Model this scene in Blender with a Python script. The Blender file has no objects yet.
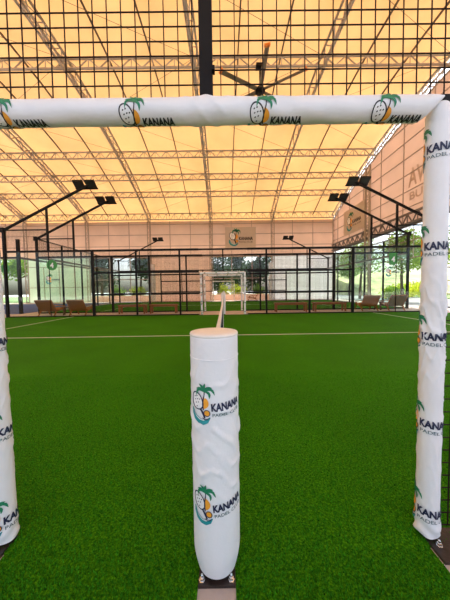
import bpy, bmesh, math, random
from mathutils import Vector, Matrix, noise
import numpy as np

random.seed(7)
S = bpy.context.scene
COL = S.collection
PI = math.pi

# ------------------------------------------------------------------ materials
def new_mat(name):
    m = bpy.data.materials.new(name); m.use_nodes = True
    nt = m.node_tree; nt.nodes.clear()
    out = nt.nodes.new('ShaderNodeOutputMaterial')
    return m, nt, out

def pbr(name, col, rough=.6, metal=0., var=.12, nscale=6., bump=0., bscale=40., spec=.5):
    m, nt, out = new_mat(name)
    b = nt.nodes.new('ShaderNodeBsdfPrincipled')
    b.inputs['Roughness'].default_value = rough
    b.inputs['Metallic'].default_value = metal
    b.inputs['Specular IOR Level'].default_value = spec
    tc = nt.nodes.new('ShaderNodeTexCoord')
    n = nt.nodes.new('ShaderNodeTexNoise'); n.inputs['Scale'].default_value = nscale
    n.inputs['Detail'].default_value = 4
    nt.links.new(tc.outputs['Object'], n.inputs['Vector'])
    r = nt.nodes.new('ShaderNodeValToRGB')
    r.color_ramp.elements[0].position = .3; r.color_ramp.elements[1].position = .7
    r.color_ramp.elements[0].color = tuple(c*(1-var) for c in col)+(1,)
    r.color_ramp.elements[1].color = tuple(min(1, c*(1+var)) for c in col)+(1,)
    nt.links.new(n.outputs['Fac'], r.inputs['Fac'])
    nt.links.new(r.outputs['Color'], b.inputs['Base Color'])
    if bump:
        n2 = nt.nodes.new('ShaderNodeTexNoise'); n2.inputs['Scale'].default_value = bscale
        n2.inputs['Detail'].default_value = 3
        nt.links.new(tc.outputs['Object'], n2.inputs['Vector'])
        bp = nt.nodes.new('ShaderNodeBump'); bp.inputs['Strength'].default_value = bump
        bp.inputs['Distance'].default_value = .01
        nt.links.new(n2.outputs['Fac'], bp.inputs['Height'])
        nt.links.new(bp.outputs['Normal'], b.inputs['Normal'])
    nt.links.new(b.outputs[0], out.inputs[0])
    return m

def sheet(name, dcol, tcol, mix=.5, var=.05, nscale=1.2):
    """a thin membrane: reflects dcol, lets tcol through"""
    m, nt, out = new_mat(name)
    d = nt.nodes.new('ShaderNodeBsdfDiffuse'); t = nt.nodes.new('ShaderNodeBsdfTranslucent')
    tc = nt.nodes.new('ShaderNodeTexCoord')
    n = nt.nodes.new('ShaderNodeTexNoise'); n.inputs['Scale'].default_value = nscale; n.inputs['Detail'].default_value = 4
    nt.links.new(tc.outputs['Object'], n.inputs['Vector'])
    for sh, c in ((d, dcol), (t, tcol)):
        r = nt.nodes.new('ShaderNodeValToRGB')
        r.color_ramp.elements[0].position = .3; r.color_ramp.elements[1].position = .7
        r.color_ramp.elements[0].color = tuple(x*(1-var) for x in c)+(1,)
        r.color_ramp.elements[1].color = tuple(min(1, x*(1+var)) for x in c)+(1,)
        nt.links.new(n.outputs['Fac'], r.inputs['Fac'])
        nt.links.new(r.outputs['Color'], sh.inputs['Color'])
    mx = nt.nodes.new('ShaderNodeMixShader'); mx.inputs[0].default_value = mix
    nt.links.new(d.outputs[0], mx.inputs[1]); nt.links.new(t.outputs[0], mx.inputs[2])
    nt.links.new(mx.outputs[0], out.inputs[0])
    return m

def glass(name, tint, refl=.06, rough=.02):
    m, nt, out = new_mat(name)
    t = nt.nodes.new('ShaderNodeBsdfTransparent'); t.inputs[0].default_value = (*tint, 1)
    g = nt.nodes.new('ShaderNodeBsdfGlossy'); g.inputs['Roughness'].default_value = rough
    lw = nt.nodes.new('ShaderNodeLayerWeight'); lw.inputs['Blend'].default_value = .25
    mu = nt.nodes.new('ShaderNodeMath'); mu.operation = 'MULTIPLY_ADD'
    mu.inputs[1].default_value = .12; mu.inputs[2].default_value = refl
    nt.links.new(lw.outputs['Fresnel'], mu.inputs[0])
    mx = nt.nodes.new('ShaderNodeMixShader')
    nt.links.new(mu.outputs[0], mx.inputs[0])
    nt.links.new(t.outputs[0], mx.inputs[1]); nt.links.new(g.outputs[0], mx.inputs[2])
    nt.links.new(mx.outputs[0], out.inputs[0])
    return m

def turf_mat(name, c0, c1, c2):
    m, nt, out = new_mat(name)
    b = nt.nodes.new('ShaderNodeBsdfPrincipled')
    b.inputs['Roughness'].default_value = .85
    b.inputs['Specular IOR Level'].default_value = .04
    tc = nt.nodes.new('ShaderNodeTexCoord')
    n = nt.nodes.new('ShaderNodeTexNoise'); n.inputs['Scale'].default_value = 95; n.inputs['Detail'].default_value = 6
    n.inputs['Roughness'].default_value = .7
    nt.links.new(tc.outputs['Object'], n.inputs['Vector'])
    r = nt.nodes.new('ShaderNodeValToRGB')
    e = r.color_ramp.elements
    e[0].position = .36; e[0].color = (*c0, 1); e[1].position = .66; e[1].color = (*c2, 1)
    k = e.new(.5); k.color = (*c1, 1)
    nt.links.new(n.outputs['Fac'], r.inputs['Fac'])
    n3 = nt.nodes.new('ShaderNodeTexNoise'); n3.inputs['Scale'].default_value = .9; n3.inputs['Detail'].default_value = 5
    nt.links.new(tc.outputs['Object'], n3.inputs['Vector'])
    mp = nt.nodes.new('ShaderNodeMapRange'); mp.inputs['From Min'].default_value = .3; mp.inputs['From Max'].default_value = .7
    mp.inputs['To Min'].default_value = .88; mp.inputs['To Max'].default_value = 1.12
    nt.links.new(n3.outputs['Fac'], mp.inputs['Value'])
    mx = nt.nodes.new('ShaderNodeVectorMath'); mx.operation = 'SCALE'
    nt.links.new(r.outputs['Color'], mx.inputs[0]); nt.links.new(mp.outputs[0], mx.inputs['Scale'])
    nt.links.new(mx.outputs[0], b.inputs['Base Color'])
    bp = nt.nodes.new('ShaderNodeBump'); bp.inputs['Strength'].default_value = .6; bp.inputs['Distance'].default_value = .01
    nt.links.new(n.outputs['Fac'], bp.inputs['Height']); nt.links.new(bp.outputs['Normal'], b.inputs['Normal'])
    nt.links.new(b.outputs[0], out.inputs[0])
    return m

def leaf_mat(name, col, tcol):
    m = sheet(name, col, tcol, .4, .45, 2.5)
    return m

M = dict(
    roof=sheet('roof_fabric', (.70, .54, .34), (.80, .400, .130), .245, .10, .45),
    wallf=sheet('wall_fabric', (.77, .66, .58), (.80, .60, .49), .55, .05, .8),
    pale=sheet('pale_panel', (.62, .66, .58), (.80, .86, .74), .55, .06, 1.),
    white=sheet('white_panel', (.80, .80, .78), (.90, .90, .90), .55, .04, 1.),
    vinyl=pbr('white_vinyl', (.80, .80, .81), .42, 0, .025, 9., .16, 45., .4),
    vinyl_top=pbr('cream_vinyl_cap', (.80, .76, .70), .5, 0, .04, 14., .2, 60.),
    black=pbr('black_steel', (.007, .006, .006), .5, 0, .3, 8., 0, 1, .15),
    wire=pbr('dark_wire', (.014, .007, .006), .6, 0, .2, 8., 0, 1, .15),
    plate=pbr('dark_plate', (.022, .014, .012), .35, 0, .4, 30., .2, 60.),
    chrome=pbr('zinc_bolt', (.72, .72, .72), .25, 1., .1, 30.),
    truss=pbr('painted_truss', (.40, .33, .26), .6, 0, .1, 3.),
    purlin=pbr('brown_purlin', (.11, .07, .045), .6, 0, .1, 3.),
    gird=pbr('grey_truss', (.16, .14, .125), .6, 0, .15, 3.),
    girt=pbr('wall_rail', (.42, .33, .27), .6, 0, .1, 3.),
    conc=pbr('concrete', (.42, .37, .345), .85, 0, .12, 5., .3, 60.),
    paver=pbr('paver', (.50, .41, .37), .8, 0, .12, 4., .2, 40.),
    asphalt=pbr('road', (.58, .56, .53), .9, 0, .12, 1.5, .2, 30.),
    road=pbr('tarmac', (.20, .20, .195), .9, 0, .25, .5, .2, 30.),
    sand=pbr('sandy_bank', (.36, .36, .17), .9, 0, .45, .5, .4, 8.),
    soil=pbr('grass_bank', (.12, .20, .05), .9, 0, .4, 1.5, .3, 30.),
    line=pbr('line_white', (.62, .62, .50), .8, 0, .12, 60.),
    wood=pbr('teak', (.27, .080, .010), .5, 0, .25, 12., .1, 50.),
    dwood=pbr('dark_teak', (.10, .028, .01), .5, 0, .25, 12., .1, 50.),
    sling=pbr('tan_sling', (.25, .085, .010), .75, 0, .12, 18.),
    sling2=pbr('olive_sling', (.14, .10, .04), .75, 0, .12, 18.),
    lampface=pbr('lamp_face', (.012, .012, .013), .35, 0, .1, 20.),
    navy=pbr('navy_print', (.012, .018, .06), .5, 0, .05, 9.),
    ink=pbr('black_print', (.010, .010, .016), .5, 0, .05, 9.),
    green=pbr('green_print', (.010, .20, .095), .5, 0, .1, 9.),
    orange=pbr('orange_print', (.85, .36, .03), .5, 0, .1, 9.),
    teal=pbr('teal_print', (.010, .27, .30), .5, 0, .1, 9.),
    slate=pbr('slate_print', (.045, .11, .13), .5, 0, .1, 9.),
    wprint=pbr('white_print', (.82, .82, .82), .5, 0, .03, 9.),
    tanprint=pbr('faded_print', (.58, .42, .33), .7, 0, .05, 9.),
    banner=pbr('banner_cloth', (.58, .47, .38), .75, 0, .04, 4.),
    sgreen=pbr('sign_green', (.03, .24, .035), .45, 0, .1, 9.),
    fan=pbr('fan_blade', (.20, .15, .10), .45, .3, .1, 9.),
    fantip=pbr('fan_tip', (.75, .20, .02), .5, 0, .1, 9.),
    net=pbr('net_cord', (.012, .012, .014), .8, 0, .1, 9.),
    tape=pbr('net_tape', (.72, .70, .66), .7, 0, .05, 9.),
    bark=pbr('bark', (.11, .075, .05), .9, 0, .3, 12., .5, 30.),
    cream=pbr('render_wall', (.74, .68, .58), .8, 0, .06, 2.),
    rtile=pbr('roof_tile', (.36, .16, .10), .8, 0, .15, 5.),
    glass=glass('court_glass', (.93, .97, .945), .015),
    clear=glass('clear_vinyl', (.93, .96, .97), .04, .08),
    pane=glass('window_glass', (.35, .42, .45), .12),
    leafd=leaf_mat('dark_leaf', (.022, .052, .018), (.05, .12, .02)),
    leafm=leaf_mat('mid_leaf', (.10, .19, .03), (.34, .50, .06)),
    leafy=leaf_mat('yellow_leaf', (.30, .36, .03), (.66, .70, .05)),
    turf=turf_mat('green_turf', (.010, .074, .001), (.031, .162, .002), (.095, .32, .006)),
    bturf=turf_mat('blue_turf', (.05, .08, .22), (.08, .12, .33), (.12, .17, .42)),
    blade=pbr('turf_blade', (.038, .220, .008), .75, 0, .9, 110., 0, 1, .05),
)

# ------------------------------------------------------------------ mesh helper
class MB:
    def __init__(s): s.v = []; s.f = []; s.m = []
    def face(s, pts, mi=0):
        b = len(s.v); s.v += [tuple(p) for p in pts]; s.f.append(tuple(range(b, b+len(pts)))); s.m.append(mi)
    def box(s, c, d, mi=0, R=None):
        b = len(s.v); c = Vector(c)
        for z in (-1, 1):
            for x, y in ((-1, -1), (1, -1), (1, 1), (-1, 1)):
                p = Vector((x*d[0]/2, y*d[1]/2, z*d[2]/2))
                if R: p = R @ p
                s.v.append(tuple(c+p))
        for q in ((3, 2, 1, 0), (4, 5, 6, 7), (0, 1, 5, 4), (1, 2, 6, 5), (2, 3, 7, 6), (3, 0, 4, 7)):
            s.f.append(tuple(b+i for i in q)); s.m.append(mi)
    def bar(s, a, b_, w, h=None, mi=0, n=4, cap=True):
        """prism between two points: n=4 square, more = round (w is its width)"""
        a = Vector(a); b_ = Vector(b_); h = h or w
        t = (b_-a).normalized()
        up = Vector((0, 0, 1)) if abs(t.z) < .95 else Vector((0, 1, 0))
        x = t.cross(up).normalized(); y = x.cross(t).normalized()
        base = len(s.v)
        for p in (a, b_):
            for i in range(n):
                an = 2*PI*(i+.5)/n
                k = (1/math.cos(PI/n)) if n == 4 else 1
                s.v.append(tuple(p + x*math.cos(an)*w/2*k + y*math.sin(an)*h/2*k))
        for i in range(n):
            j = (i+1) % n
            s.f.append((base+i, base+j, base+n+j, base+n+i)); s.m.append(mi)
        if cap:
            s.f.append(tuple(base+i for i in reversed(range(n)))); s.m.append(mi)
            s.f.append(tuple(base+n+i for i in range(n))); s.m.append(mi)
    def lathe(s, c, prof, n=24, mi=0):
        """prof: (r, z) list, bottom to top, about a vertical axis at c"""
        base = len(s.v)
        for r, z in prof:
            for i in range(n):
                a = 2*PI*i/n
                s.v.append((c[0]+r*math.cos(a), c[1]+r*math.sin(a), c[2]+z))
        for k in range(len(prof)-1):
            for i in range(n):
                j = (i+1) % n
                s.f.append((base+k*n+i, base+k*n+j, base+(k+1)*n+j, base+(k+1)*n+i)); s.m.append(mi)
        s.f.append(tuple(base+i for i in reversed(range(n)))); s.m.append(mi)
        t = base+(len(prof)-1)*n
        s.f.append(tuple(t+i for i in range(n))); s.m.append(mi)
    def prism(s, poly, off, mi=0):
        """flat polygon (list of 3-D points) given thickness along off"""
        off = Vector(off); p = [Vector(q) for q in poly]
        s.face(p, mi); s.face([q+off for q in reversed(p)], mi)
        for i in range(len(p)):
            j = (i+1) % len(p)
            s.face([p[j], p[i], p[i]+off, p[j]+off], mi)
    def grid(s, pts, closed_u=False, mi=0):
        """pts[row][col]"""
        base = len(s.v); R = len(pts); C = len(pts[0])
        for row in pts: s.v += [tuple(p) for p in row]
        for r in range(R-1):
            for c in range(C if closed_u else C-1):
                d = (c+1) % C
                s.f.append((base+r*C+c, base+r*C+d, base+(r+1)*C+d, base+(r+1)*C+c)); s.m.append(mi)
    def build(s, name, mats, parent=None, origin=(0, 0, 0), smooth=False):
        me = bpy.data.meshes.new(name)
        o = origin
        me.from_pydata([(x-o[0], y-o[1], z-o[2]) for x, y, z in s.v], [], s.f)
        if not isinstance(mats, (list, tuple)): mats = [mats]
        for m in mats: me.materials.append(m)
        me.polygons.foreach_set('material_index', s.m)
        if smooth: me.polygons.foreach_set('use_smooth', [True]*len(s.f))
        me.update()
        ob = bpy.data.objects.new(name, me); COL.objects.link(ob)
        if parent is not None: ob.parent = parent
        else: ob.location = o
        return ob

def tag(o, label=None, cat=None, group=None, kind=None):
    if label: o['label'] = label
    if cat: o['category'] = cat
    if group: o['group'] = group
    if kind: o['kind'] = kind
    return o

def thing(name, label, cat, loc=(0, 0, 0), rz=0, group=None):
    o = bpy.data.objects.new(name, None); COL.objects.link(o)
    o.empty_display_size = .2
    o.location = loc; o.rotation_euler = (0, 0, rz)
    return tag(o, label, cat, group)

def dup(root, loc, rz=None, label=None, sx=1, group=None):
    def cp(o, parent):
        c = o.copy(); COL.objects.link(c)
        if parent is not None: c.parent = parent
        for ch in [x for x in o.children]: cp(ch, c)
        return c
    r = cp(root, None); r.location = loc
    if rz is not None: r.rotation_euler = (0, 0, rz)
    r.scale = (sx, 1, 1)
    if label: r['label'] = label
    if group: r['group'] = group
    return r

ORD = ['first', 'second', 'third', 'fourth', 'fifth', 'sixth', 'seventh', 'eighth', 'ninth', 'tenth', 'eleventh', 'twelfth']

# ------------------------------------------------------------------ dimensions (metres; camera stands at Y=0 looking along +Y)
Y_NEAR, Y_FAR = 1.084, 11.084          # near and far side fences of the green court
Y2N, Y2F = 12.99, 22.99              # second court
YB = 26.0                            # back wall of the tent
XG = 11.86                           # gable wall on the right
MAINS = [-27.62, -21.04, -14.46, -7.88, -1.30, 5.28, 11.86]
def hz(y): return 13.3-.0158*(y-10)**2  # height of the arched roof

# ------------------------------------------------------------------ camera
f_px = 239.2
cam = bpy.data.cameras.new('camera'); co = bpy.data.objects.new('camera', cam); COL.objects.link(co)
cam.sensor_fit = 'HORIZONTAL'; cam.sensor_width = 36.0; cam.lens = 36.0*f_px/450
cam.clip_start = .02; cam.clip_end = 400
pitch, yaw, roll = math.radians(-2.572), math.radians(-.14), math.radians(-.787)
Rm = Matrix.Rotation(yaw, 3, 'Z') @ Matrix.Rotation(PI/2+pitch, 3, 'X') @ Matrix.Rotation(roll, 3, 'Z')
co.matrix_world = Matrix.Translation((.0454, 0, 1.1734)) @ Rm.to_4x4()
S.camera = co

# ------------------------------------------------------------------ light
w = bpy.data.worlds.new('World'); S.world = w; w.use_nodes = True
nt = w.node_tree; nt.nodes.clear()
wo = nt.nodes.new('ShaderNodeOutputWorld'); bg = nt.nodes.new('ShaderNodeBackground')
sky = nt.nodes.new('ShaderNodeTexSky'); sky.sky_type = 'NISHITA'
sky.sun_disc = False; sky.sun_elevation = math.radians(65); sky.sun_rotation = math.radians(20)
sky.air_density = 1.; sky.dust_density = 5.0; sky.ozone_density = 1.
bg.inputs['Strength'].default_value = .345
hs = nt.nodes.new('ShaderNodeHueSaturation'); hs.inputs['Saturation'].default_value = .75
nt.links.new(sky.outputs[0], hs.inputs['Color']); nt.links.new(hs.outputs[0], bg.inputs[0]); nt.links.new(bg.outputs[0], wo.inputs[0])
sl = bpy.data.lights.new('sun', 'SUN'); sl.energy = 3.4; sl.angle = math.radians(.6); sl.color = (1, .95, .87)
so = bpy.data.objects.new('sun', sl); COL.objects.link(so)
so.location = (20, 40, 60)
so.rotation_euler = Vector((.26, .32, .90)).to_track_quat('Z', 'Y').to_euler()

# ------------------------------------------------------------------ ground and floors (setting)
def slab(name, x0, x1, y0, y1, z0, z1, mat, parent=None):
    b = MB(); b.box(((x0+x1)/2, (y0+y1)/2, (z0+z1)/2), (x1-x0, y1-y0, z1-z0))
    o = b.build(name, mat, parent, ((x0+x1)/2, (y0+y1)/2, z0) if parent is None else (0, 0, 0))
    if parent is None: tag(o, kind='structure')
    return o
g = slab('ground', -90, 110, -40, 150, -.30, -.12, M['asphalt'])
fl = slab('floor', -34, 11.9, -8, 26.2, -.12, -.012, M['paver'])
road = slab('ground_road', 12.2, 22, -6, 70, -.14, -.08, M['road'])
lawn = slab('ground_lawn', -60, 11.5, 27.5, 60, -.12, -.02, M['soil'])
verge = slab('ground_verge', 22, 60, 24, 60, -.12, -.02, M['soil'])
turf = slab('floor_court', -10, 10, Y_NEAR-.06, Y_FAR-.02, -.012, 0, M['turf'])
turf2 = slab('floor_second_court', -10, 10, Y2N+.02, Y2F, -.012, 0, M['turf'])
turf3 = slab('floor_blue_court', -31, -11, Y2N+.02, Y2F, -.012, 0, M['bturf'])
turf0 = slab('floor_entry_turf_left', -.955, -.075, -4, Y_NEAR-.06, -.012, 0, M['turf'])
turf1 = slab('floor_entry_turf_right', .075, .955, -4, Y_NEAR-.06, -.012, 0, M['turf'])
strip = slab('floor_post_strip', -.075, .075, -4, Y_NEAR-.06, -.012, -.004, M['conc'])
kerb = slab('floor_kerb_right', .955, 10, -4, Y_NEAR-.06, -.012, -.003, M['conc'])
kerb2 = slab('floor_kerb_left', -10, -.955, -4, Y_NEAR-.06, -.012, -.003, M['conc'])

def line_marks(y0, y1):
    ym = (y0+y1)/2
    slab('trim_1', -7.15, 7.15, ym-.025, ym+.025, 0, .003, M['line'])
    for k, sx in enumerate((-1, 1)):
        x = 6.95*sx
        slab('trim_2' if sx < 0 else 'trim_3', x-.025, x+.025, y0+.06, y1-.04, 0, .003, M['line'])
line_marks(Y_NEAR, Y_FAR); line_marks(Y2N, Y2F)

# short turf pile in the foreground
def turf_pile():
    rng = np.random.default_rng(3)
    N = 70000
    y = .72 + 2.6*rng.random(N)**1.7
    x = (rng.random(N)*2-1)*(.98*y+.12)
    keep = ~((np.abs(x) < .078) & (y < Y_NEAR-.05)) & ~((np.abs(x) > .952) & (y < Y_NEAR-.06))
    x = x[keep]; y = y[keep]; n = len(x)
    a = rng.random(n)*2*PI; h = .008+.010*rng.random(n); wd = .0016+.0014*rng.random(n)
    lx = (rng.random(n)-.5)*.010; ly = (rng.random(n)-.5)*.010
    v = np.zeros((n, 3, 3), np.float32)
    v[:, 0] = np.stack([x-np.cos(a)*wd, y-np.sin(a)*wd, np.full(n, -.001)], 1)
    v[:, 1] = np.stack([x+np.cos(a)*wd, y+np.sin(a)*wd, np.full(n, -.001)], 1)
    v[:, 2] = np.stack([x+lx, y+ly, h], 1)
    me = bpy.data.meshes.new('turf_pile')
    me.vertices.add(n*3); me.vertices.foreach_set('co', v.ravel())
    me.loops.add(n*3); me.loops.foreach_set('vertex_index', np.arange(n*3, dtype=np.int32))
    me.polygons.add(n); me.polygons.foreach_set('loop_start', np.arange(0, n*3, 3, dtype=np.int32))
    me.update(calc_edges=True); me.materials.append(M['blade'])
    o = bpy.data.objects.new('turf_pile', me); COL.objects.link(o)
    tag(o, 'short green artificial grass pile around the white padded net post', 'artificial grass', kind='stuff')
turf_pile()

# ------------------------------------------------------------------ roof
XL, XR, YF = -34.2, XG+.3, -6.0
b = MB(); rows = []
NY, NX = 24, 84
for j in range(NY+1):
    y = YF + (YB+.25-YF)*j/NY
    row = []
    for i in range(NX+1):
        x = XL + (XR-XL)*i/NX
        ph = ((x-MAINS[0]) % 6.58)/6.58
        row.append((x, y, hz(y)+.06-.16*math.sin(PI*ph)**2))
    rows.append(row)
rows.append([(p[0], YB+.9, 8.4) for p in rows[-1]])
b.grid(rows)
ceil = tag(b.build('ceiling', M['roof'], smooth=True), kind='structure')
# dark rails running down the slope and thin brace cables, part of the roof
for mx in MAINS[:-1]:
    for k in (1, 2):
        x = mx+6.58*k/3
        b = MB(); n = 16
        for i in range(n):
            ya, yb = YF+(YB-YF)*i/n, YF+(YB-YF)*(i+1)/n
            b.bar((x, ya, hz(ya)-.18), (x, yb, hz(yb)-.18), .06, .08, cap=False)
        b.build('roof_rail', M['purlin'], ceil)
    ys = [25.6, 23.0, 21.1, 18.9, 16.0, 12.7, 9.6]
    for a_, c_ in zip(ys, ys[1:]):
        for s_ in ((0,) if int(a_*10) % 2 else (1,)):
            xa, xb = (mx, mx+6.58) if s_ else (mx+6.58, mx)
            b = MB(); b.bar((xa, a_, hz(a_)-.24), (xb, c_, hz(c_)-.24), .012)
            b.build('brace_cable', M['purlin'], ceil)

def lattice(mb, p0, p1, depth, n, ch=.07, wb=.04, axis=(0, 0, -1), mi=0):
    p0 = Vector(p0); p1 = Vector(p1); d = Vector(axis)*depth
    mb.bar(p0, p1, ch, mi=mi); mb.bar(p0+d, p1+d, ch, mi=mi)
    for i in range(n):
        a = p0.lerp(p1, i/n); m_ = p0.lerp(p1, (i+.5)/n); c = p0.lerp(p1, (i+1)/n)
        mb.bar(a, m_+d, wb, mi=mi, cap=False); mb.bar(m_+d, c, wb, mi=mi, cap=False)
        mb.bar(a, a+d, wb*.8, mi=mi, cap=False)

for k, y in enumerate((25.75, 23.0, 21.1, 18.9, 16.0, 12.7, 9.6, 6.4)):
    b = MB(); z = hz(y)-(.12 if k == 0 else .22)
    lattice(b, (-34, y, z), (XG, y, z), .62 if k == 0 else .48, 54 if y > 15 else 42, .085, .045)
    o = b.build('roof_truss', M['truss'], None, (-11, y, z))
    lab = 'pale lattice truss along the eave on top of the back wall' if k == 0 else f'pale lattice truss crossing the roof, {ORD[k]} row counted from the back wall'
    tag(o, lab, 'roof truss', 'trusses crossing the roof')
names = ['far left roof slope', 'second bay from far left', 'left floodlights', 'left window of the back wall',
         'left edge of the back wall banner column', 'right window column', 'gable wall on the right']
for k, x in enumerate(MAINS):
    b = MB()
    n = 30
    for i in range(n):
        ya = YF+(YB-YF)*i/n; yb = YF+(YB-YF)*(i+.5)/n; yc = YF+(YB-YF)*(i+1)/n
        for dx, dz in ((-.17, .30), (.17, .30), (0, .86)):
            b.bar((x+dx, ya, hz(ya)-dz), (x+dx, yc, hz(yc)-dz), .085, cap=False)
        for dx in (-.17, .17):
            b.bar((x+dx, ya, hz(ya)-.30), (x, yb, hz(yb)-.86), .042, cap=False)
            b.bar((x, yb, hz(yb)-.86), (x+dx, yc, hz(yc)-.30), .042, cap=False)
        b.bar((x-.17, ya, hz(ya)-.30), (x+.17, yc, hz(yc)-.30), .03, cap=False)
    o = b.build('roof_rafter', M['truss'], None, (x, YB, hz(YB)))
    lab = (f'pale lattice rafter running down the tent roof, {ORD[6-k]} counted from the right gable wall' if k < 6
           else 'pale lattice rafter along the top of the right gable wall')
    tag(o, lab, 'rafter', 'rafters of the tent roof')
    # lattice column under it
    b = MB()
    lattice(b, (x-.16, YB-.25, 0), (x-.16, YB-.25, hz(YB)-.3), .32, 16, .07, .03, (1, 0, 0))
    o = b.build('tent_column', M['truss'], None, (x, YB-.25, 0))
    lab = (f'slim lattice column against the back wall, {ORD[6-k]} counted from the right corner' if k < 6
           else 'slim lattice column in the right corner of the tent')
    tag(o, lab, 'column', 'lattice columns of the tent')
b = MB(); lattice(b, (XG-.2, 19.8, -.01), (XG-.2, 19.8, hz(19.8)-1.0), .55, 18, .13, .05, (0, -1, 0))
tag(b.build('tent_column', M['truss'], None, (XG-.2, 19.6, 0)), 'white lattice column standing in the gable side behind the right deck chairs', 'column', 'lattice columns of the tent')

# ------------------------------------------------------------------ back wall
def wall_piece(mb, x0, x1, z0, z1): mb.box(((x0+x1)/2, YB+.03, (z0+z1)/2), (x1-x0, .04, z1-z0))
wb_ = MB()
wall_piece(wb_, -34, XG, 4.7, 8.52)
wall_piece(wb_, -7.88, -1.30, -.012, 4.7)
wall_piece(wb_, -14.46, -7.88, -.012, .62)
wall_piece(wb_, -1.30, 5.28, -.012, .62)
wall_piece(wb_, -34, -27.62, -.012, 4.7)
wback = tag(wb_.build('wall_back', M['wallf'], None, (0, YB, 0)), kind='structure')
for z in (4.72, 5.9, 7.1, 8.2):
    b = MB(); b.box((-11, -.02, z), (45.6, .06, .06)); b.build('wall_rail', M['girt'], wback)
for i in range(21):
    x = MAINS[0]-4.4+2.193*i
    b = MB(); b.box((x, -.02, 6.6), (.05, .05, 3.84)); b.build('wall_stud', M['girt'], wback)
for x0, x1 in ((-14.46, -7.88), (-1.3, 5.28)):
    n = 3
    b = MB()
    for z in (.75, 2.35, 4.68): b.box(((x0+x1)/2, YB, z), (x1-x0, .08, .08))
    for i in range(n+1):
        x = x0+(x1-x0)*i/n; b.box((x, YB, 2.7), (.08, .08, 4.0))
    wn = b.build('window_1' if x0 < -5 else 'window_2', M['girt'], None, ((x0+x1)/2, YB, .75)); tag(wn, kind='structure')
    p = MB(); p.box(((x0+x1)/2, YB+.01, 2.7), (x1-x0-.1, .01, 3.9)); p.build('window_pane', M['clear'], wn, ((x0+x1)/2, YB, .75))
# translucent bays
b = MB(); wall_piece(b, 5.28, XG, -.012, 4.68)
tag(b.build('wall_back_white_bay', M['white'], None, (8.5, YB, 0)), kind='structure')
b = MB(); wall_piece(b, -21.04, -14.46, -.012, 4.68)
pw = tag(b.build('wall_back_pale_bay', M['pale'], None, (-17.7, YB, 0)), kind='structure')
for x in (-19.4, -17.75, -16.1):
    b = MB(); b.box((x+17.7, -.02, 1.9), (.06, .05, 3.8)); b.build('wall_stud', M['girt'], pw)
for z in (1.6, 3.8):
    b = MB(); b.box((0, -.02, z), (6.5, .05, .06)); b.build('wall_rail', M['girt'], pw)
# bright rolled-up clear curtains beside two columns
for x, lab in ((-7.45, 'bright white rolled curtain hanging beside the left back window'), (5.0, 'bright white rolled curtain hanging beside the middle back window')):
    b = MB(); n = 14; rws = []
    for j in range(13):
        z = .02+3.9*j/12
        rws.append([(x+(.20+.03*math.sin(5*a+z))*math.cos(a), YB-.55+(.12+.02*math.cos(4*a-z))*math.sin(a), z) for a in [2*PI*i/n for i in range(n)]])
    b.grid(rws, True); b.face(rws[-1]); b.face(list(reversed(rws[0])))
    tag(b.build('rolled_curtain', M['white'], None, (x, YB-.55, 0), True), lab, 'curtain', 'rolled curtains at the back wall')

# ------------------------------------------------------------------ right gable wall
def gtop(y): return hz(y)-.85
y0, y1, zb = 1.5, YB, 5.15
b = MB()
b.prism([(XG, y1, zb), (XG, y0, zb)]+[(XG, y0+(y1-y0)*i/24, gtop(y0+(y1-y0)*i/24)) for i in range(25)], (.04, 0, 0))
wr = tag(b.build('wall_right', M['wallf'], None, (XG, 0, 0)), kind='structure')
for i in range(1, 11):
    z = zb+1.05*i
    if z > gtop(10)-.1: continue
    ya = 10+math.sqrt((13.3-.85-z)/.0158) if z > gtop(y1) else y1
    b = MB(); b.bar((-.04, y0, z), (-.04, ya, z), .05); b.build('wall_rail', M['girt'], wr)
for i in range(11):
    y = YB-2.25*i-1.1
    b = MB(); b.bar((-.035, y, zb), (-.035, y, gtop(y)), .045); b.build('wall_stud', M['girt'], wr)
b = MB(); lattice(b, (XG-.12, 1.5, 5.78), (XG-.12, YB, 5.78), .60, 30, .12, .06)
for yy in range(0, 26, 2): b.box((XG-.02, yy+1, zb-.05), (.06, 1.99, .22))
tag(b.build('wall_truss', M['gird'], None, (XG-.12, 14, zb)), 'grey lattice beam along the lower edge of the right gable wall', 'beam')
b = MB()
for z in (3.0, 4.1): b.bar((XG, 1.5, z), (XG, YB, z), .05)
for i in range(12):
    y = YB-2.2*i
    if i % 3 == 0: b.bar((XG, y, -.012), (XG, y, zb), .08)
    else: b.bar((XG, y, 3.0), (XG, y, zb), .035)
wn = tag(b.build('window_3', M['girt'], None, (XG, 14, 0)), kind='structure')
p = MB(); p.box((0.02, -.2, 4.05), (.01, 24, 2.1)); p.build('window_pane', M['clear'], wn)

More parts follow.
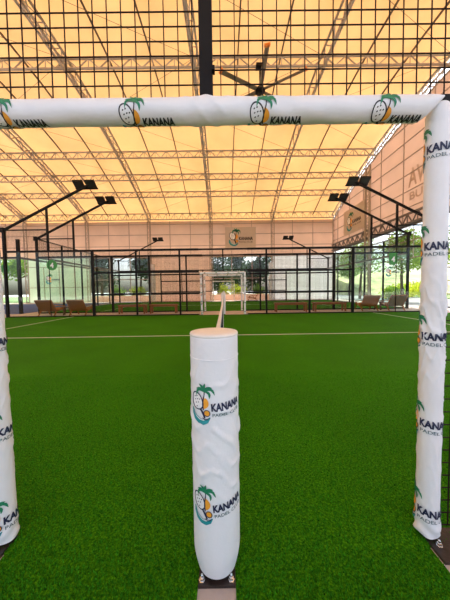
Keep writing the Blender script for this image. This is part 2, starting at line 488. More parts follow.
# ------------------------------------------------------------------ logo artwork (u to the right, v up, about 0.23 m wide at scale 1)
def text_polys(txt, offset=0.):
    cu = bpy.data.curves.new('t', 'FONT'); cu.body = txt; cu.size = 1; cu.offset = offset; cu.resolution_u = 3
    ob = bpy.data.objects.new('t', cu); COL.objects.link(ob)
    dg = bpy.context.evaluated_depsgraph_get()
    me = ob.evaluated_get(dg).to_mesh()
    V = [(v.co.x, v.co.y) for v in me.vertices]; F = [tuple(p.vertices) for p in me.polygons]
    ob.evaluated_get(dg).to_mesh_clear()
    bpy.data.objects.remove(ob); bpy.data.curves.remove(cu)
    x0 = min(v[0] for v in V); x1 = max(v[0] for v in V); z0 = min(v[1] for v in V); z1 = max(v[1] for v in V)
    V = [((x-x0)/(x1-x0), (y-z0)/(z1-z0)) for x, y in V]
    return V, F
TXT = {}
def text_fit(txt, u0, u1, v0, v1, offset=0.):
    if (txt, offset) not in TXT: TXT[(txt, offset)] = text_polys(txt, offset)
    V, F = TXT[(txt, offset)]
    P = [(u0+x*(u1-u0), v0+y*(v1-v0)) for x, y in V]
    return [[P[i] for i in f] for f in F]
def ell(cx, cy, rx, ry, n=28, rot=0., a0=0., a1=2*PI):
    out = []
    full = abs(a1-a0-2*PI) < 1e-6
    for i in range(n if full else n+1):
        a = a0+(a1-a0)*i/n; x = rx*math.cos(a); y = ry*math.sin(a)
        out.append((cx+x*math.cos(rot)-y*math.sin(rot), cy+x*math.sin(rot)+y*math.cos(rot)))
    return out
def ring(cx, cy, rx, ry, t, n=28, rot=0.):
    o = ell(cx, cy, rx, ry, n, rot); i = ell(cx, cy, rx-t, ry-t, n, rot)
    return [[o[k], o[(k+1) % n], i[(k+1) % n], i[k]] for k in range(n)]
def stroke(pts, wd):
    qs = []
    L = []; R_ = []
    for k, p in enumerate(pts):
        a = Vector(pts[max(0, k-1)]); c = Vector(pts[min(len(pts)-1, k+1)])
        t = (c-a).normalized(); nn = Vector((-t.y, t.x))
        wk = wd[k] if isinstance(wd, (list, tuple)) else wd
        L.append(Vector(p)+nn*wk/2); R_.append(Vector(p)-nn*wk/2)
    for k in range(len(pts)-1): qs.append([tuple(L[k]), tuple(L[k+1]), tuple(R_[k+1]), tuple(R_[k])])
    return qs
def frond(c, tip, bend, wd):
    c = Vector(c); t = Vector(tip); d = t-c; nn = Vector((-d.y, d.x)).normalized()
    pts = []; n = 6
    for k in range(n+1):
        s = k/n; p = c.lerp(t, s)+nn*bend*math.sin(PI*s)*d.length
        pts.append(tuple(p))
    ws = [wd*.7, wd*.85, wd, wd, wd*.9, wd*.6, wd*.08]
    return stroke(pts, ws)
LOGO_MATS = [M['wprint'], M['navy'], M['green'], M['orange'], M['teal'], M['slate']]
def logo_items():
    it = []                        # (layer, material, polygons)
    it.append((1, 3, [ell(-78, 5, 42, 42, 16, 0, -PI/2, PI/2)]))
    it.append((1, 0, [ell(-128, 16, 48, 62, 28, .40)]))
    it.append((2, 1, ring(-128, 16, 52, 67, 9, 28, .40)))
    dots = []
    for (x, y) in ((-150, 44), (-130, 50), (-146, 22), (-124, 28), (-140, 0), (-118, 6), (-104, 30), (-128, -22)):
        dots.append(ell(x, y, 6.5, 4, 8, .5))
    it.append((2, 1, dots))
    it.append((2, 1, stroke([(-102, -42), (-84, -70), (-72, -104)], [16, 17, 13])))
    it.append((2, 1, stroke([(-62, 92), (-66, 60), (-76, 25), (-82, -10), (-80, -46)], [7, 8, 9, 10, 10])))
    fr = []
    for tip, bend in (((-132, 104), -.16), ((-134, 52), -.38), ((-104, 142), -.10), ((-52, 148), .10), ((-4, 116), .20), ((10, 62), .38), ((-30, 38), .30)):
        fr += frond((-62, 92), tip, bend, 19)
    it.append((3, 2, fr))
    it.append((2, 3, [ell(-54, -68, 20, 20, 18)]))
    it.append((3, 1, ring(-54, -68, 25, 25, 6, 20)))
    wave = stroke([(-182, -42), (-176, -80), (-154, -110), (-122, -128), (-86, -134), (-54, -124), (-32, -98)], [10, 34, 46, 44, 36, 25, 8])
    it.append((1, 4, wave))
    it.append((2, 0, stroke([(-168, -70), (-146, -100), (-114, -117), (-84, -120), (-62, -110)], [2, 7, 8, 7, 2])))
    it.append((2, 1, stroke([(-92, -104), (-72, -114), (-52, -112), (-38, -100)], [5, 10, 9, 4])))
    it.append((2, 1, text_fit('KANANA', -20, 216, -54, 3, .045)))
    it.append((2, 5, text_fit('PADEL CLUB', -14, 208, -94, -70, .006)))
    return it
ITEMS = logo_items()
def logo_object(name, parent, mapping, scale, ink=None, origin=(0, 0, 0), k=.000533, tilt=0.):
    """mapping(u, v, lift) -> point; the artwork is cut in narrow strips so that it follows the curve"""
    bm = bmesh.new(); ct, st = math.cos(tilt), math.sin(tilt)
    for layer, mi, polys in ITEMS:
        for p in polys:
            vs = [bm.verts.new(((x*ct-y*st)*k*scale, (x*st+y*ct)*k*scale, layer*.0004)) for x, y in p]
            try: fc = bm.faces.new(vs)
            except ValueError: continue
            fc.material_index = mi
    step = .009
    for ax in (0, 1):
        lo = -.24*scale
        nrm = (1, 0, 0) if ax == 0 else (0, 1, 0)
        c = lo
        while c < .24*scale:
            co_ = (c, 0, 0) if ax == 0 else (0, c, 0)
            bmesh.ops.bisect_plane(bm, geom=bm.verts[:]+bm.edges[:]+bm.faces[:], dist=1e-7, plane_co=co_, plane_no=nrm)
            c += step
    for v in bm.verts: v.co = Vector(mapping(v.co.x, v.co.y, v.co.z+.0019))-Vector(origin)
    bmesh.ops.recalc_face_normals(bm, faces=bm.faces[:])
    me = bpy.data.meshes.new(name); bm.to_mesh(me); bm.free()
    for i, m in enumerate(LOGO_MATS): me.materials.append(ink if (ink and i in (1, 5)) else m)
    o = bpy.data.objects.new(name, me); COL.objects.link(o)
    if parent is not None: o.parent = parent
    return o

# ------------------------------------------------------------------ padded posts
def fold(a, z, seed, amp, zc, zw, slope):
    """diagonal creases round a sleeve"""
    e = math.exp(-((z-zc)/zw)**2)
    n_ = noise.noise(Vector((math.cos(a)*1.3+seed, math.sin(a)*1.3, z*3+seed*2)))
    s = math.sin((z*slope+a*1.1+2.2*n_)*2.6+seed)
    return .95*amp*e*(max(0, s)**4-.12)*(.8+.9*noise.noise(Vector((a+seed, z*5, seed))))
class Sleeve:
    def __init__(s, c, r, z0, z1, seed, folds, gather=.86, gz=.07, dome=.03, flare=0., lean=0.):
        s.lean = lean
        s.c = c; s.r = r; s.z0 = z0; s.z1 = z1; s.seed = seed; s.folds = folds; s.gather = gather; s.gz = gz; s.dome = dome; s.flare = flare
    def rad(s, a, z):
        r = s.r
        t = (z-s.z0)/s.gz
        if t < 1: r *= s.gather+(1-s.gather)*math.sin(max(0, t)*PI/2)
        t = (s.z1-z)/s.dome
        if t < 1: r *= math.sqrt(max(0, 1-(1-max(0, t))**2))*.35+.65
        r += .0012*noise.noise(Vector((math.cos(a)*1.1+s.seed, math.sin(a)*1.1, z*2.2)))
        for f_ in s.folds: r += fold(a, z, *f_)
        if s.flare:
            e = math.exp(-((z-s.z0)/.09)**2)
            r += s.flare*e*(.5+.5*math.sin(z*95+2.2*math.sin(a*2+1)))
        return r
    def point(s, a, z, lift=0.):
        r = s.rad(a, z)+lift
        return (s.c[0]+s.lean*(z-.1)+r*math.sin(a), s.c[1]-r*math.cos(a), z)
    def mesh(s, nz=150, na=72):
        b = MB(); rows = []
        zs = [s.z0+(s.z1-s.z0)*i/nz for i in range(nz+1)]
        zs = sorted(set(zs+[s.z1-s.dome*q for q in (.02, .06, .12, .2, .35, .5, .7)]))
        for z in zs: rows.append([s.point(2*PI*i/na, z) for i in range(na)])
        b.grid(rows, True)
        b.face(list(reversed(rows[0]))); b.face(rows[-1])
        return b
    def logo(s, name, parent, a0, zc, scale, origin, ink=None, tilt=0.):
        return logo_object(name, parent, lambda u, v, l: s.point(a0+u/s.r, zc+v, l), scale, ink, origin, tilt=tilt)

def bolt(mb, x, y, z):
    mb.lathe((x, y, z), [(.013, 0), (.013, .003), (.0095, .004), (.0095, .012), (.0055, .013), (.0055, .024), (.004, .026)], 6)

# net post with its fat white sleeve
NP = (0, .981, 0)
np_ = thing('net_post', 'fat white padded net post standing in the middle of the near entrance', 'net post', NP, 0, 'padded net posts')
sl_ = Sleeve((0, .981), .0975, .022, .995, 1.0,
             [(2.2, .0060, .62, .13, 24), (5.1, .0040, .80, .10, -20), (8.3, .0045, .45, .12, 22)], .84, .10, .006)
sleeve = sl_.mesh().build('pad_sleeve', M['vinyl'], np_, NP, True)
b = MB(); b.lathe((0, 0, .988), [(.092, 0), (.0985, .002), (.0988, .008), (.0965, .0125), (.06, .014), (.0, .0142)][:5], 48)
b.build('pad_cap', M['vinyl_top'], np_, (0, 0, 0), True)
b = MB(); b.lathe((0, 0, .905), [(.0990, 0), (.0995, .0015), (.0990, .003)], 60); b.build('seam', M['vinyl'], np_)
for zc, tl in ((.742, .05), (.345, .10)): sl_.logo('logo', sleeve, .0, zc, 1.0, NP, tilt=tl)
b = MB(); b.box((0, -.008, .001), (.148, .165, .014)); pl = b.build('base_plate', M['plate'], np_)
for x in (-.060, .058):
    for y in (-.072, .05):
        b = MB(); bolt(b, x, y, .008); b.build('bolt', M['chrome'], pl)

# padded entrance frame
FR = (0, Y_NEAR, 0)
fr = thing('entrance_frame', 'white padded door frame spanning the near side of the court', 'door frame', FR, 0, 'padded entrance frames')
PX = .984
post_r = Sleeve((.991, Y_NEAR), .0448, .02, 1.965, 4.0,
                [(1.3, .0085, 1.05, .17, 21), (6.2, .0060, .83, .12, -23), (3.4, .0050, .62, .10, 20), (2.7, .0035, .35, .2, 18)], .95, .05, .05, .009, .003)
post_l = Sleeve((-1.003, Y_NEAR), .0448, .02, 1.965, 9.0,
                [(1.9, .0060, .80, .20, 22), (6.9, .0050, .45, .15, -20), (3.0, .0050, 1.2, .2, 18)], .95, .05, .05, .006, -.013)
for sv, logos, a0 in ((post_r, (1.77, 1.35, .95, .55, .135), -1.27), (post_l, (1.77, 1.35, .95, .54, .13), .93)):
    so_ = sv.mesh(220, 56).build('post_pad', M['vinyl'], fr, FR, True)
    for zc in logos:
        sv.logo('logo', so_, a0, zc+.016, 1.17, FR)
# crossbeam
BR = .0490; BZ = 1.930; BY = Y_NEAR-.030
def beam_axis(x):
    t = max(0, (x-.885)/.10)
    return t
def beam_pt(x, bang, lift=0.):
    t = beam_axis(x)
    r = BR*(1-.93*min(1, t)**1.35) + .0022*noise.noise(Vector((x*6, math.cos(bang), math.sin(bang)+3)))
    e = math.exp(-((x+.02)/.11)**2)
    r += .004*e*(max(0, math.sin(x*70+bang*3))**2) + .0015*math.sin(x*40+bang*4)*math.exp(-((x-.3)/.2)**2)
    zc = BZ + .045*min(1, t)**1.2 + .006*math.exp(-((x+.03)/.06)**2)*max(0, math.sin(bang))
    yc = BY - .01*min(1, t)
    r += lift
    return (x, yc-r*math.cos(bang), zc+r*math.sin(bang))
b = MB(); rows = []
xs = [-1.05+i*(2.035/200) for i in range(201)]
for x in xs: rows.append([beam_pt(x, 2*PI*i/48) for i in range(48)])
b.grid(rows, True); b.face(list(reversed(rows[0]))); b.face(rows[-1])
beam = b.build('beam_pad', M['vinyl'], fr, FR, True)
for x in (-.81, -.274, .262, .765):
    logo_object('logo', beam, lambda u, v, l, x=x: beam_pt(x+u, math.radians(-58)+v*1.12/BR, l), 1.05, M['ink'], FR)
for sx in (-1, 1):
    b = MB(); b.box((sx*(PX+.078), -.055, .001), (.20, .145, .016)); pl = b.build('base_plate', M['plate'], fr)
    for dx, dy in ((-.066, -.062), (.0, -.070), (-.035, -.105), (.07, -.02)):
        b = MB(); bolt(b, sx*(PX+.078+dx), dy, .009); b.build('bolt', M['chrome'], pl)
    b = MB(); px = .991 if sx > 0 else -1.003; b.bar((px, 0, 0), (px+(.005 if sx > 0 else -.024), 0, 1.92), .045); b.build('steel_core', M['black'], fr)

# ------------------------------------------------------------------ near mesh fence
def mesh_panel(mb, x0, x1, z0, z1, y, sp=.0655, t=.0046, ph=0.):
    x = x0+ph
    while x < x1+1e-6:
        mb.box((x, y, (z0+z1)/2), (t, t, z1-z0)); x += sp
    z = z0
    while z < z1+1e-6:
        mb.box(((x0+x1)/2, y+t*.6, z), (x1-x0, t, t)); z += sp
nf = thing('mesh_fence', 'black wire mesh fence above and beside the near padded entrance frame', 'fence', (0, Y_NEAR, 0))
b = MB(); mesh_panel(b, -2.0, 2.0, 2.005, 3.0, 0, .061, .0040, .03); b.build('mesh_panel', M['wire'], nf)
for x0, x1 in ((1.06, 2.0), (-2.0, -1.06)):
    b = MB(); mesh_panel(b, x0, x1, .04, 1.95, 0, .061, .0040, .03); b.build('mesh_panel', M['wire'], nf)
b = MB(); b.box((-.02, .0, 2.49), (.056, .05, 1.02)); b.box((.012, -.03, 2.10), (.012, .03, .016)); b.build('upper_post', M['black'], nf)
for sx in (-1, 1):
    b = MB(); b.bar((sx*.99, 0, 1.975), (sx*2.0, 0, 1.975), .045); b.build('rail', M['black'], nf)
    b = MB(); b.bar((sx*2, 0, -.012), (sx*2, 0, 3.0), .08); b.build('post', M['black'], nf)
    b = MB(); b.bar((sx*1.045, .035, -.003), (sx*1.045, .035, 1.97), .04); b.build('post', M['black'], nf)
b = MB(); b.bar((-2, 0, 3.02), (2, 0, 3.02), .06); b.build('rail', M['black'], nf)

# ------------------------------------------------------------------ far side fences (built once as a left half, copied and mirrored)
def fence_half(name, label, loc):
    t = thing(name, label, 'fence', loc, 0, 'black side fences of the courts')
    for x in (-10, -6, -4, -2):
        b = MB(); b.bar((x, 0, -.012), (x, 0, 4.0 if x == -10 else 3.02), .10 if x in (-10, -6) else .075); b.build('post', M['black'], t)
    b = MB(); b.bar((-8, 0, 3.0), (-8, 0, 4.05), .075); b.build('upper_post', M['black'], t)
    b = MB(); b.bar((-8, 0, 0), (-8, 0, 3.0), .02, .03); b.build('glass_joint', M['black'], t)
    for z, x0, wd in ((3.02, -10, .09), (2.0, -6, .075), (1.0, -6, .075), (.02, -10, .05)):
        b = MB(); b.bar((x0, 0, z), (-1.12, 0, z), wd); b.build('rail', M['black'], t)
    b = MB(); b.bar((-10, 0, 4.0), (-8, 0, 4.0), .05); b.build('rail', M['black'], t)
    for x0 in (-6, -4):
        b = MB(); mesh_panel(b, x0+.04, x0+1.96, .05, 2.98, 0, .06, .0044); b.build('mesh_panel', M['wire'], t)
    b = MB(); mesh_panel(b, -1.96, -1.1, .05, 2.98, 0, .06, .0044); b.build('mesh_panel', M['wire'], t)
    b = MB(); mesh_panel(b, -9.96, -8.04, 3.05, 3.98, 0, .06, .0044); b.build('mesh_panel', M['wire'], t)
    for x0 in (-10, -8):
        b = MB(); b.box((x0+1, 0, 1.5), (1.9, .012, 2.92)); b.build('glass_pane', M['glass'], t)
    return t
def top_mesh(t):
    b = MB(); mesh_panel(b, -1.06, 1.06, 2.1, 2.98, 0, .06, .0044); b.build('mesh_panel', M['wire'], t)
    b = MB(); b.bar((-1.12, 0, 3.02), (1.12, 0, 3.02), .07); b.build('rail', M['black'], t)
    b = MB(); b.bar((0, 0, 2.1), (0, 0, 3.0), .06); b.build('upper_post', M['black'], t)
fh = fence_half('court_fence', 'black fence with glass end panels on the far side of the court, left half behind the deck chair sign', (0, Y_FAR, 0))
fh['label'] = 'black mesh and glass fence, left half of the front court far side'
dup(fh, (0, Y_FAR, 0), None, 'black mesh and glass fence, right half of the front court far side', -1)
dup(fh, (0, Y2N, 0), None, 'left black fence just behind the wooden benches, near side of the second court', 1)
dup(fh, (0, Y2N, 0), None, 'right black fence just behind the wooden benches, near side of the second court', -1)
dup(fh, (0, Y2F, 0), None, 'left black fence farthest back, close to the back wall windows', 1)
dup(fh, (0, Y2F, 0), None, 'right black fence farthest back, in front of the white wall bay', -1)
t0 = thing('fence_header', 'wire mesh header above the far padded frame on the front court', 'fence', (0, Y_FAR, 0), 0, 'mesh headers over the padded frames'); top_mesh(t0)
dup(t0, (0, Y2N, 0), None, 'wire mesh header above the second padded frame beyond the walkway')
dup(t0, (0, Y2F, 0), None, 'wire mesh header above the most distant padded frame by the back wall')

# end walls of the second court
def end_wall(label, x):
    t = thing('end_fence', label, 'fence', (x, Y2N, 0), 0, 'glass end walls of the second court')
    L = Y2F-Y2N
    for i in range(1, 5):
        b = MB(); b.bar((0, L*i/5, -.012), (0, L*i/5, 4.0), .08); b.build('post', M['black'], t)
    for z, wd in ((3.02, .16), (4.0, .06), (.02, .05)):
        b = MB(); b.bar((0, .08, z), (0, L-.08, z), wd, wd if z < 3 or z > 3.5 else .10); b.build('rail', M['gird'], t)
    for i in range(5):
        b = MB(); b.box((0, L*(i+.5)/5, 1.5), (.012, 1.9, 2.92)); b.build('glass_pane', M['glass'], t)
    b = MB()
    y = .1
    while y < L: b.box((0, y, 3.53), (.0044, .0044, .92)); y += .06
    z = 3.08
    while z < 3.98: b.box((.003, L/2, z), (.0044, L-.1, .0044)); z += .06
    b.build('mesh_panel', M['wire'], t)
    return t
ew = end_wall('glass end wall of the second court on the left, beside the blue court', -10)
dup(ew, (10, Y2N, 0), None, 'glass end wall of the second court on the right, beside the sunny gable side')
# corner of the blue court
t = thing('end_fence', 'dark corner post and rails of the blue court at far left', 'fence', (-11, Y2N, 0))
b = MB(); b.bar((0, 0, -.012), (0, 0, 4.0), .13); b.build('post', M['black'], t)
b = MB(); b.bar((0, 0, 3.02), (-8, 0, 3.02), .09); b.build('rail', M['black'], t)
b = MB(); b.bar((0, .1, 3.02), (0, 9.9, 3.02), .10); b.build('rail', M['gird'], t)
b = MB(); b.box((-1.95, 0, 1.5), (3.7, .012, 2.92)); b.build('glass_pane', M['glass'], t)

# far padded frames and net posts
dup(fr, (0, Y_FAR, 0), 0, 'white padded door frame on the far side of the front court')
dup(fr, (0, Y2N, 0), 0, 'white padded door frame just behind the walkway, second court near side')
dup(fr, (0, Y2F, 0), 0, 'white padded door frame farthest back before the middle window')
dup(np_, (0, Y_FAR+.10, 0), PI, 'white padded net post at the far end of the front net')
dup(np_, (0, Y2N-.11, 0), 0, 'white padded net post at the near end of the second net')
dup(np_, (0, Y2F+.11, 0), PI, 'white padded net post at the far end of the second net')

# nets
def net(name, label, y0, y1):
    t = thing(name, label, 'net', (0, y0, 0), 0, 'court nets')
    L = y1-y0
    def sag(s): return .93-.05*math.sin(PI*s)
    b = MB(); n = 20
    for i in range(n):
        s0, s1 = i/n, (i+1)/n
        for sx in (-1, 1):
            b.face([(sx*.012, s0*L, sag(s0)), (sx*.012, s1*L, sag(s1)), (sx*.012, s1*L, sag(s1)-.055), (sx*.012, s0*L, sag(s0)-.055)])
        b.face([(-.012, s0*L, sag(s0)), (.012, s0*L, sag(s0)), (.012, s1*L, sag(s1)), (-.012, s1*L, sag(s1))])
    b.build('net_tape', M['tape'], t)
    b = MB()
    for k in range(21):
        z = .01+k*.042
        b.bar((0, 0, min(z, .9)), (0, L, min(z, .86)), .003, cap=False)
    y = 0
    while y < L: b.box((.003, y, sag(y/L)/2-.02), (.003, .003, sag(y/L)-.05)); y += .042
    b.build('net_mesh', M['net'], t)
    b = MB(); b.box((0, L/2, .43), (.03, .05, .86)); b.build('center_strap', M['tape'], t)
    return t
net('court_net', 'dark court net with white top band running away from the near padded post', NP[1]+.099, Y_FAR+.0)
net('court_net', 'dark net with white top band on the second court behind the walkway', Y2N+.0, Y2F+.0)

# ------------------------------------------------------------------ floodlights on cantilever booms (left ones built, right ones mirrored)
def floodlight(label, loc):
    t = thing('floodlight', label, 'floodlight', loc, 0, 'floodlights on booms over the courts')
    b = MB(); b.bar((0, 0, 4.0), (4.05, 0, 6.02), .085, .085); b.build('boom', M['black'], t)
    b = MB(); b.bar((2.0, 0, 3.06), (2.0, 0, 5.0), .075); b.build('strut', M['black'], t)
    b = MB(); b.bar((-.04, 0, 3.9), (-.04, 0, 4.12), .14); b.build('bracket', M['black'], t)
    b = MB(); b.box((3.82, .10, 5.86), (1.0, .07, .06)); b.build('crossbar', M['black'], t)
    for x in (3.54, 4.07):
        R = Matrix.Rotation(math.radians(52), 3, 'X')
        b = MB(); b.box((x, -.03, 5.99), (.43, .07, .40), 0, R)
        for i in range(6):
            b.box(Vector((x, -.03, 5.99))+R @ Vector((-.19+i*.076, .055, 0)), (.012, .05, .38), 0, R)
        h = b.build('lamp_head', M['black'], t)
        b = MB(); b.box(Vector((x, -.03, 5.99))+R @ Vector((0, -.037, 0)), (.40, .006, .37), 0, R); b.build('lamp_lens', M['lampface'], h)
    return t
f0 = floodlight('black twin floodlight on the nearest and largest left boom', (-10, Y_FAR, 0))
dup(f0, (10, Y_FAR, 0), None, 'black twin floodlight on the nearest and largest right boom', -1)
dup(f0, (-10, Y2N, 0), None, 'black twin floodlight on the second left boom, lower than the nearest one')
dup(f0, (10, Y2N, 0), None, 'black twin floodlight on the second right boom, before the gable banner', -1)
dup(f0, (-10, Y2F, 0), None, 'smallest left twin floodlight, distant against the back wall')
dup(f0, (10, Y2F, 0), None, 'smallest right twin floodlight, distant against the back wall', -1)

# ------------------------------------------------------------------ ceiling fan
FC = (2.02, 12.7, 11.30)
t = thing('ceiling_fan', 'large industrial ceiling fan with orange blade tips hanging under the roof', 'ceiling fan', FC)
b = MB(); b.lathe((0, 0, -.12), [(.10, 0), (.24, .03), (.26, .12), (.20, .22), (.09, .30)], 20); b.build('motor_hub', M['black'], t, (0, 0, 0), True)
b = MB(); b.bar((0, 0, .15), (0, 0, 1.26), .09, n=10); b.box((0, 0, 1.18), (.42, .3, .16)); b.build('down_rod', M['black'], t)
for k in range(6):
    a = math.radians(-91+60*k)
    Rz = Matrix.Rotation(a, 3, 'Z'); Rt = Rz @ Matrix.Rotation(math.radians(14), 3, 'X')
    b = MB(); b.box(Rz @ Vector((1.22, 0, .0)), (2.1, .20, .035), 0, Rt); b.box(Rz @ Vector((.25, 0, .0)), (.35, .09, .05), 0, Rz)
    bl = b.build('blade', M['fan'], t)
    b = MB(); b.box(Rz @ Vector((2.27, 0, .02)), (.10, .24, .10), 0, Rt); b.build('blade_tip', M['fantip'], bl)

# ------------------------------------------------------------------ furniture on the walkway
def deck_chair(label, loc, rz, slingm):
    """low wooden lounger facing local +Y; origin on the floor"""
    t = thing('deck_chair', label, 'deck chair', loc, rz, 'wooden deck chairs on the walkway')
    for sx in (-1, 1):
        x = sx*.36
        b = MB(); b.bar((x, .52, 0), (x, .30, .40), .05, .035); b.build('leg', M['wood'], t)
        b = MB(); b.bar((x, -.42, 0), (x, .0, .40), .05, .035); b.build('leg', M['wood'], t)
        b = MB(); b.bar((x, .48, .34), (x, -.30, .20), .04, .06); b.build('seat_rail', M['wood'], t)
        b = MB(); b.bar((x, -.18, .22), (x, -.62, .77), .04, .05); b.build('back_rail', M['wood'], t)
        b = MB(); b.bar((x*1.1, .42, .46), (x*1.1, -.40, .52), .07, .03); b.build('armrest', M['wood'], t)
        b = MB(); b.bar((x, .36, .30), (x*1.08, .36, .46), .04); b.build('arm_support', M['wood'], t)
    b = MB(); b.bar((-.36, -.62, .77), (.36, -.62, .77), .05); b.build('top_rail', M['wood'], t)
    b = MB(); b.bar((-.36, .49, .34), (.36, .49, .34), .05); b.build('front_rail', M['wood'], t)
    b = MB(); rows = []
    pts = [(.47, .35), (.25, .285), (0, .235), (-.16, .235), (-.24, .29), (-.40, .50), (-.62, .78)]
    for y, z in pts: rows.append([(x, y, z+.0) for x in (-.345, -.1, .1, .345)])
    b.grid(rows); rows2 = [[(x, y-.012, z-.016) for x, y, z in r] for r in rows]; b.grid([list(reversed(r)) for r in rows2])
    b.build('sling', slingm, t, (0, 0, 0), True)
    return t
FZ = -.012
c0 = deck_chair('wooden deck chair with tan sling under the round green sign, left of the small table', (-8.62, 11.95, FZ), math.radians(6), M['sling'])
dup(c0, (-7.12, 11.95, FZ), math.radians(6), 'wooden deck chair with tan sling beside the left fence post, right of the small table')
dup(c0, (7.38, 12.3, FZ), math.radians(-8), 'wooden deck chair before the sunny glass, left one near the white column')
c3 = deck_chair('olive brown deck chair below the green shield sign, before the sunny glass', (8.72, 12.3, FZ), math.radians(-8), M['sling2'])
dup(c0, (3.0, 24.6, FZ), math.radians(80), 'tiny distant deck chair by the middle back window')
def side_table(label, loc):
    t = thing('side_table', label, 'side table', loc, 0, 'small tables between the deck chairs')
    b = MB(); b.lathe((0, 0, .40), [(.23, 0), (.24, .01), (.24, .03), (.23, .035)], 20); b.build('tabletop', M['dwood'], t)
    for k in range(3):
        a = 2*PI*k/3+.4
        b = MB(); b.bar((.20*math.cos(a), .20*math.sin(a), 0), (.10*math.cos(a), .10*math.sin(a), .40), .04); b.build('leg', M['dwood'], t)
    return t
s0 = side_table('small dark round table between the two left deck chairs', (-7.90, 12.0, FZ))
dup(s0, (8.10, 12.45, FZ), 0, 'small dark round table between the two right deck chairs')
def bench(label, loc, L=1.5):
    t = thing('bench', label, 'bench', loc, 0, 'wooden benches on the walkway')
    for y in (-.13, 0, .13):
        b = MB(); b.box((0, y, .44), (L, .115, .035)); b.build('seat_board', M['wood'], t)
    for x in (-L/2+.08, L/2-.08):
        b = MB()
        b.box((x, -.15, .21), (.07, .05, .42)); b.build('leg', M['wood'], t)
        b = MB(); b.box((x, .15, .21), (.07, .05, .42)); b.build('leg', M['wood'], t)
    b = MB(); b.box((0, -.15, .385), (L-.2, .03, .07)); b.box((0, .15, .385), (L-.2, .03, .07)); b.build('apron', M['wood'], t)
    return t
b0 = bench('low wooden bench behind the left fence, farther from the far entrance', (-4.63, 12.2, FZ), 1.42)
dup(b0, (-3.05, 12.2, FZ), 0, 'low wooden bench behind the left fence, nearer the far entrance')
b1 = bench('low wooden bench behind the right fence, nearer the far entrance', (3.41, 12.15, FZ), 1.66)
dup(b1, (5.38, 12.15, FZ), 0, 'low wooden bench behind the right fence, nearer the deck chairs')

# ------------------------------------------------------------------ signs and banners
def flat_logo(name, parent, cx, cz, scale, y=-.004, ink=None):
    return logo_object(name, parent, lambda u, v, l: (cx+u, y-l*2, cz+v), scale, ink)
def glyph(parent, txt, cx, cz, wd, ht, y, mat, name='number'):
    b = MB()
    for p in text_fit(txt, cx-wd/2, cx+wd/2, cz-ht/2, cz+ht/2, .03): b.face([(u, y, v) for u, v in p])
    return b.build(name, mat, parent)
YS = Y_FAR-.012
# round sign on the left glass
t = thing('court_sign', 'round green sign with a white 4 on the left glass', 'sign', (-7.86, YS, 2.39))
b = MB(); b.prism([(x, 0, z) for x, z in ell(0, 0, .245, .245, 32)], (0, .006, 0)); b.build('disc', M['sgreen'], t)
glyph(t, '4', 0, -.01, .17, .24, -.003, M['wprint'])
t = thing('court_sign', 'plain round green sign on the blue court glass at far left', 'sign', (-11.75, Y2N-.012, 2.45))
b = MB(); b.prism([(x, 0, z) for x, z in ell(0, 0, .25, .25, 32)], (0, .006, 0)); b.build('disc', M['sgreen'], t)
t = thing('court_sign', 'green shield sign with a white 4 on the right glass', 'sign', (7.85, YS, 2.47))
pts = [(-.19, .27), (.19, .27)]+[(.19*math.cos(a), -.09+.19*math.sin(a)) for a in [-(PI*i/14) for i in range(15)]]
b = MB(); b.prism([(x, 0, z) for x, z in reversed(pts)], (0, .006, 0)); b.build('shield', M['sgreen'], t)
glyph(t, '4', 0, -.02, .17, .25, -.003, M['wprint'])
for x, lab in ((-7.86, 'club logo sticker on the left glass under the round green sign'), (7.82, 'club logo sticker on the right glass under the green shield')):
    o = logo_object('logo_sticker', None, lambda u, v, l: (u, -l, v), 3.0)
    o.location = (x, YS+.004, 1.76 if x < 0 else 1.90); tag(o, lab, 'sticker', 'logo stickers on the glass')
# back wall banner
t = thing('banner', 'square beige club banner in the middle of the back wall', 'banner', (1.87, YB-.065, 6.70))
b = MB(); b.box((0, 0, 0), (3.3, .02, 2.2)); cl = b.build('banner_cloth', M['banner'], t)
flat_logo('logo', t, -.05, .05, 12.0, -.012, M['ink'])
# gable banner
t = thing('banner', 'beige club banner hanging on the right gable wall', 'banner', (XG-.09, 21.85, 7.28))
b = MB(); b.box((0, 0, 0), (.02, 3.4, 2.3)); b.build('banner_cloth', M['banner'], t)
logo_object('logo', t, lambda u, v, l: (-.012-l*2, -u, v), 11.0, M['ink'])
# faded letters on the gable fabric
for row, (txt, yc, zc, wd, ht) in enumerate((('AV', 14.85, 8.0, 1.25, 1.15), ('BU', 14.85, 6.85, 1.0, .5))):
    b = MB()
    for p in text_fit(txt, -wd/2, wd/2, -ht/2, ht/2, .02): b.face([(XG-.03, yc-u, zc+v) for u, v in p])
    o = b.build('wall_lettering', M['tanprint'], None, (XG-.03, yc, zc))
    tag(o, 'large faded letters AV on the right gable wall' if row == 0 else 'smaller faded letters BU below AV on the right gable wall', 'lettering', 'faded letters on the gable')

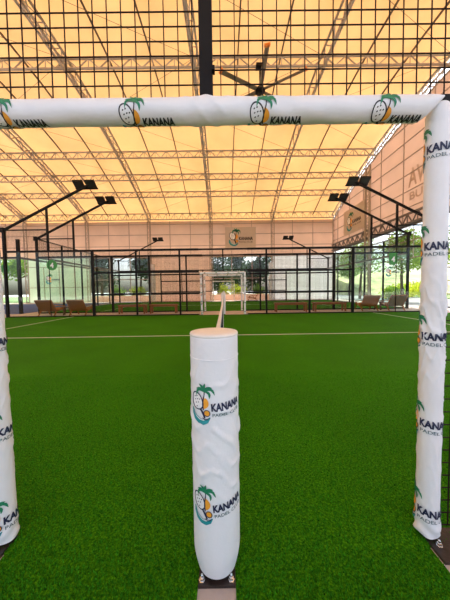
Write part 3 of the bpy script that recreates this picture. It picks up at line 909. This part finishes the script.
# ------------------------------------------------------------------ trees and bushes outside
def foliage(mb, c, rad, n, ls, rng):
    for _ in range(n):
        d = Vector((rng.gauss(0, 1), rng.gauss(0, 1), rng.gauss(0, 1))).normalized()
        k = rng.random()**.45
        p = Vector(c)+Vector((d.x*rad[0], d.y*rad[1], d.z*rad[2]))*k
        a = Vector((rng.gauss(0, 1), rng.gauss(0, 1), rng.gauss(0, 1))).normalized()
        q = a.orthogonal().normalized(); s = ls*(.6+.8*rng.random())
        r = a.cross(q)
        mb.face([p-q*s, p+r*s*.5, p+q*s, p-r*s*.5])
def tree(label, loc, h, cr, leaf, n=1500, ls=.16, seed=1, trunk=.16, lean=0., low=.52, group='trees outside the tent'):
    rng = random.Random(seed)
    t = thing('tree', label, 'tree', loc, 0, group)
    b = MB()
    pts = [Vector((lean*s+.12*math.sin(3*s+seed), .1*math.cos(2*s+seed), s*h*.8)) for s in (0, .25, .5, .75, 1)]
    for k in range(4): b.bar(pts[k], pts[k+1], trunk*2*(1-.18*k), n=8, cap=True)
    for k in range(6):
        a = rng.random()*2*PI; p = pts[2].lerp(pts[4], rng.random())
        b.bar(p, p+Vector((math.cos(a)*cr*.7, math.sin(a)*cr*.7, h*.14)), trunk*.5, n=6)
    b.build('trunk', M['bark'], t)
    b = MB()
    for k in range(9):
        a = rng.random()*2*PI; q = cr*.6*rng.random()
        c = (pts[3].x+math.cos(a)*q, pts[3].y+math.sin(a)*q, h*(low+(.94-low)*rng.random()))
        foliage(b, c, (cr*.62, cr*.62, h*.17), n//9, ls, rng)
    b.build('crown', leaf, t)
    return t
def bush(label, loc, r, h, leaf, n=900, ls=.11, seed=1):
    rng = random.Random(seed)
    b = MB()
    for k in range(6):
        a = rng.random()*2*PI; q = r*.55*rng.random()
        foliage(b, (math.cos(a)*q, math.sin(a)*q, h*(.3+.25*rng.random())), (r*.6, r*.6, h*.42), n//6, ls, rng)
    o = b.build('bush', leaf, None)
    o.location = loc
    return tag(o, label, 'bush', 'bushes outside the tent')
G0 = -.12
spec = [(-15.6, 31, 7.4, 2.6, 'leafd'), (-12.2, 35.5, 8.8, 2.5, 'leafd'), (-8.6, 30.5, 6.6, 2.0, 'leafd'),
        (-.8, 31, 7.8, 2.4, 'leafd'), (2.0, 36.5, 7.6, 2.1, 'leafd'), (4.6, 31, 8.0, 2.3, 'leafd'), (9.4, 36, 8.0, 2.6, 'leafd')]
wn_ = ['left', 'centre', 'right']
labs = ['dark tree filling the left part of the left back window', 'dark tree in the middle of the left back window', 'dark tree at the right edge of the left back window',
        'dark tree at the left edge of the middle back window', 'dark tree behind the centre of the middle back window', 'dark tree at the right of the middle back window', 'dark tree behind the white wall bay']
for k, (x, y, h, cr, lf) in enumerate(spec): tree(labs[k], (x, y, -.02), h, cr, M[lf], 4200, .17, 10+k, low=.26)
tree('green tree seen through the open bay at far left', (-26.5, 31, -.02), 6.5, 2.6, M['leafm'], 1800, .17, 31)
tree('leafy tree overhanging the glass above the right deck chairs', (14.8, 19.8, G0), 5.8, 2.1, M['leafm'], 2600, .12, 41, .13)
tree('green tree right of the shield sign, close behind the padded post', (15.6, 14.6, G0), 5.2, 1.7, M['leafm'], 2200, .12, 42, .13)
tree('tall green tree seen through the corner of the gable side', (15.2, 26.5, G0), 6.6, 2.3, M['leafm'], 2200, .14, 43, .15)
tree('distant pale green tree beyond the road, left of the shield sign', (21.0, 40, G0), 7.6, 3.0, M['leafm'], 1800, .22, 44, .2)
tree('distant tree beyond the road, right of the shield sign', (31.0, 36, .6), 8.2, 3.0, M['leafm'], 1800, .22, 45, .2)
bl_ = [(19.6, 26.8, 1.7, 1.9, 'leafy'), (21.9, 28.2, 1.8, 2.0, 'leafy'), (24.4, 28.8, 1.9, 1.9, 'leafy'), (17.0, 24.0, 1.3, 1.5, 'leafm'), (27.6, 33.6, 1.9, 2.4, 'leafy')]
bn = ['bright yellow green bush below the green shield sign', 'bright yellow green bush right of the shield sign', 'bright yellow bush nearest the padded right post',
      'small green bush behind the white column', 'green bush behind the yellow bushes at right']
for k, (x, y, r, h, lf) in enumerate(bl_): bush(bn[k], (x, y, -.03 if x > 22 else G0), r, h, M[lf], 1100, .11, 60+k)
for k, (x, y) in enumerate(((-13, 29.2), (-10.5, 29), (-.2, 29.3), (1.9, 29), (4.2, 29.2))):
    bush(['light green bush low in the left back window, left one', 'light green bush low in the left back window, right one',
          'light green bush low in the middle back window, left one', 'light green bush in the centre of the middle back window',
          'light green bush low in the middle back window, right one'][k], (x, y, -.03), 1.1, 2.1, M['leafy' if k in (1, 2, 3) else 'leafm'], 700, .12, 80+k)
# pale sandy bank rising beyond the road
b = MB(); b.prism([(21, 33, -.12), (21, 62, -.12), (21, 62, 5.0), (21, 48, 3.6), (21, 38, 1.2)], (50, 0, 0))
tag(b.build('ground_bank', M['sand'], None, (45, 33, -.12)), kind='structure')

# ------------------------------------------------------------------ colour management
S.view_settings.view_transform = 'Standard'
S.view_settings.look = 'None'
S.view_settings.exposure = 0.75
S.view_settings.gamma = 1.0
S.view_settings.use_curve_mapping = False
S.cycles.max_bounces = 10
S.cycles.diffuse_bounces = 5
S.cycles.transparent_max_bounces = 24
S.cycles.use_denoising = True
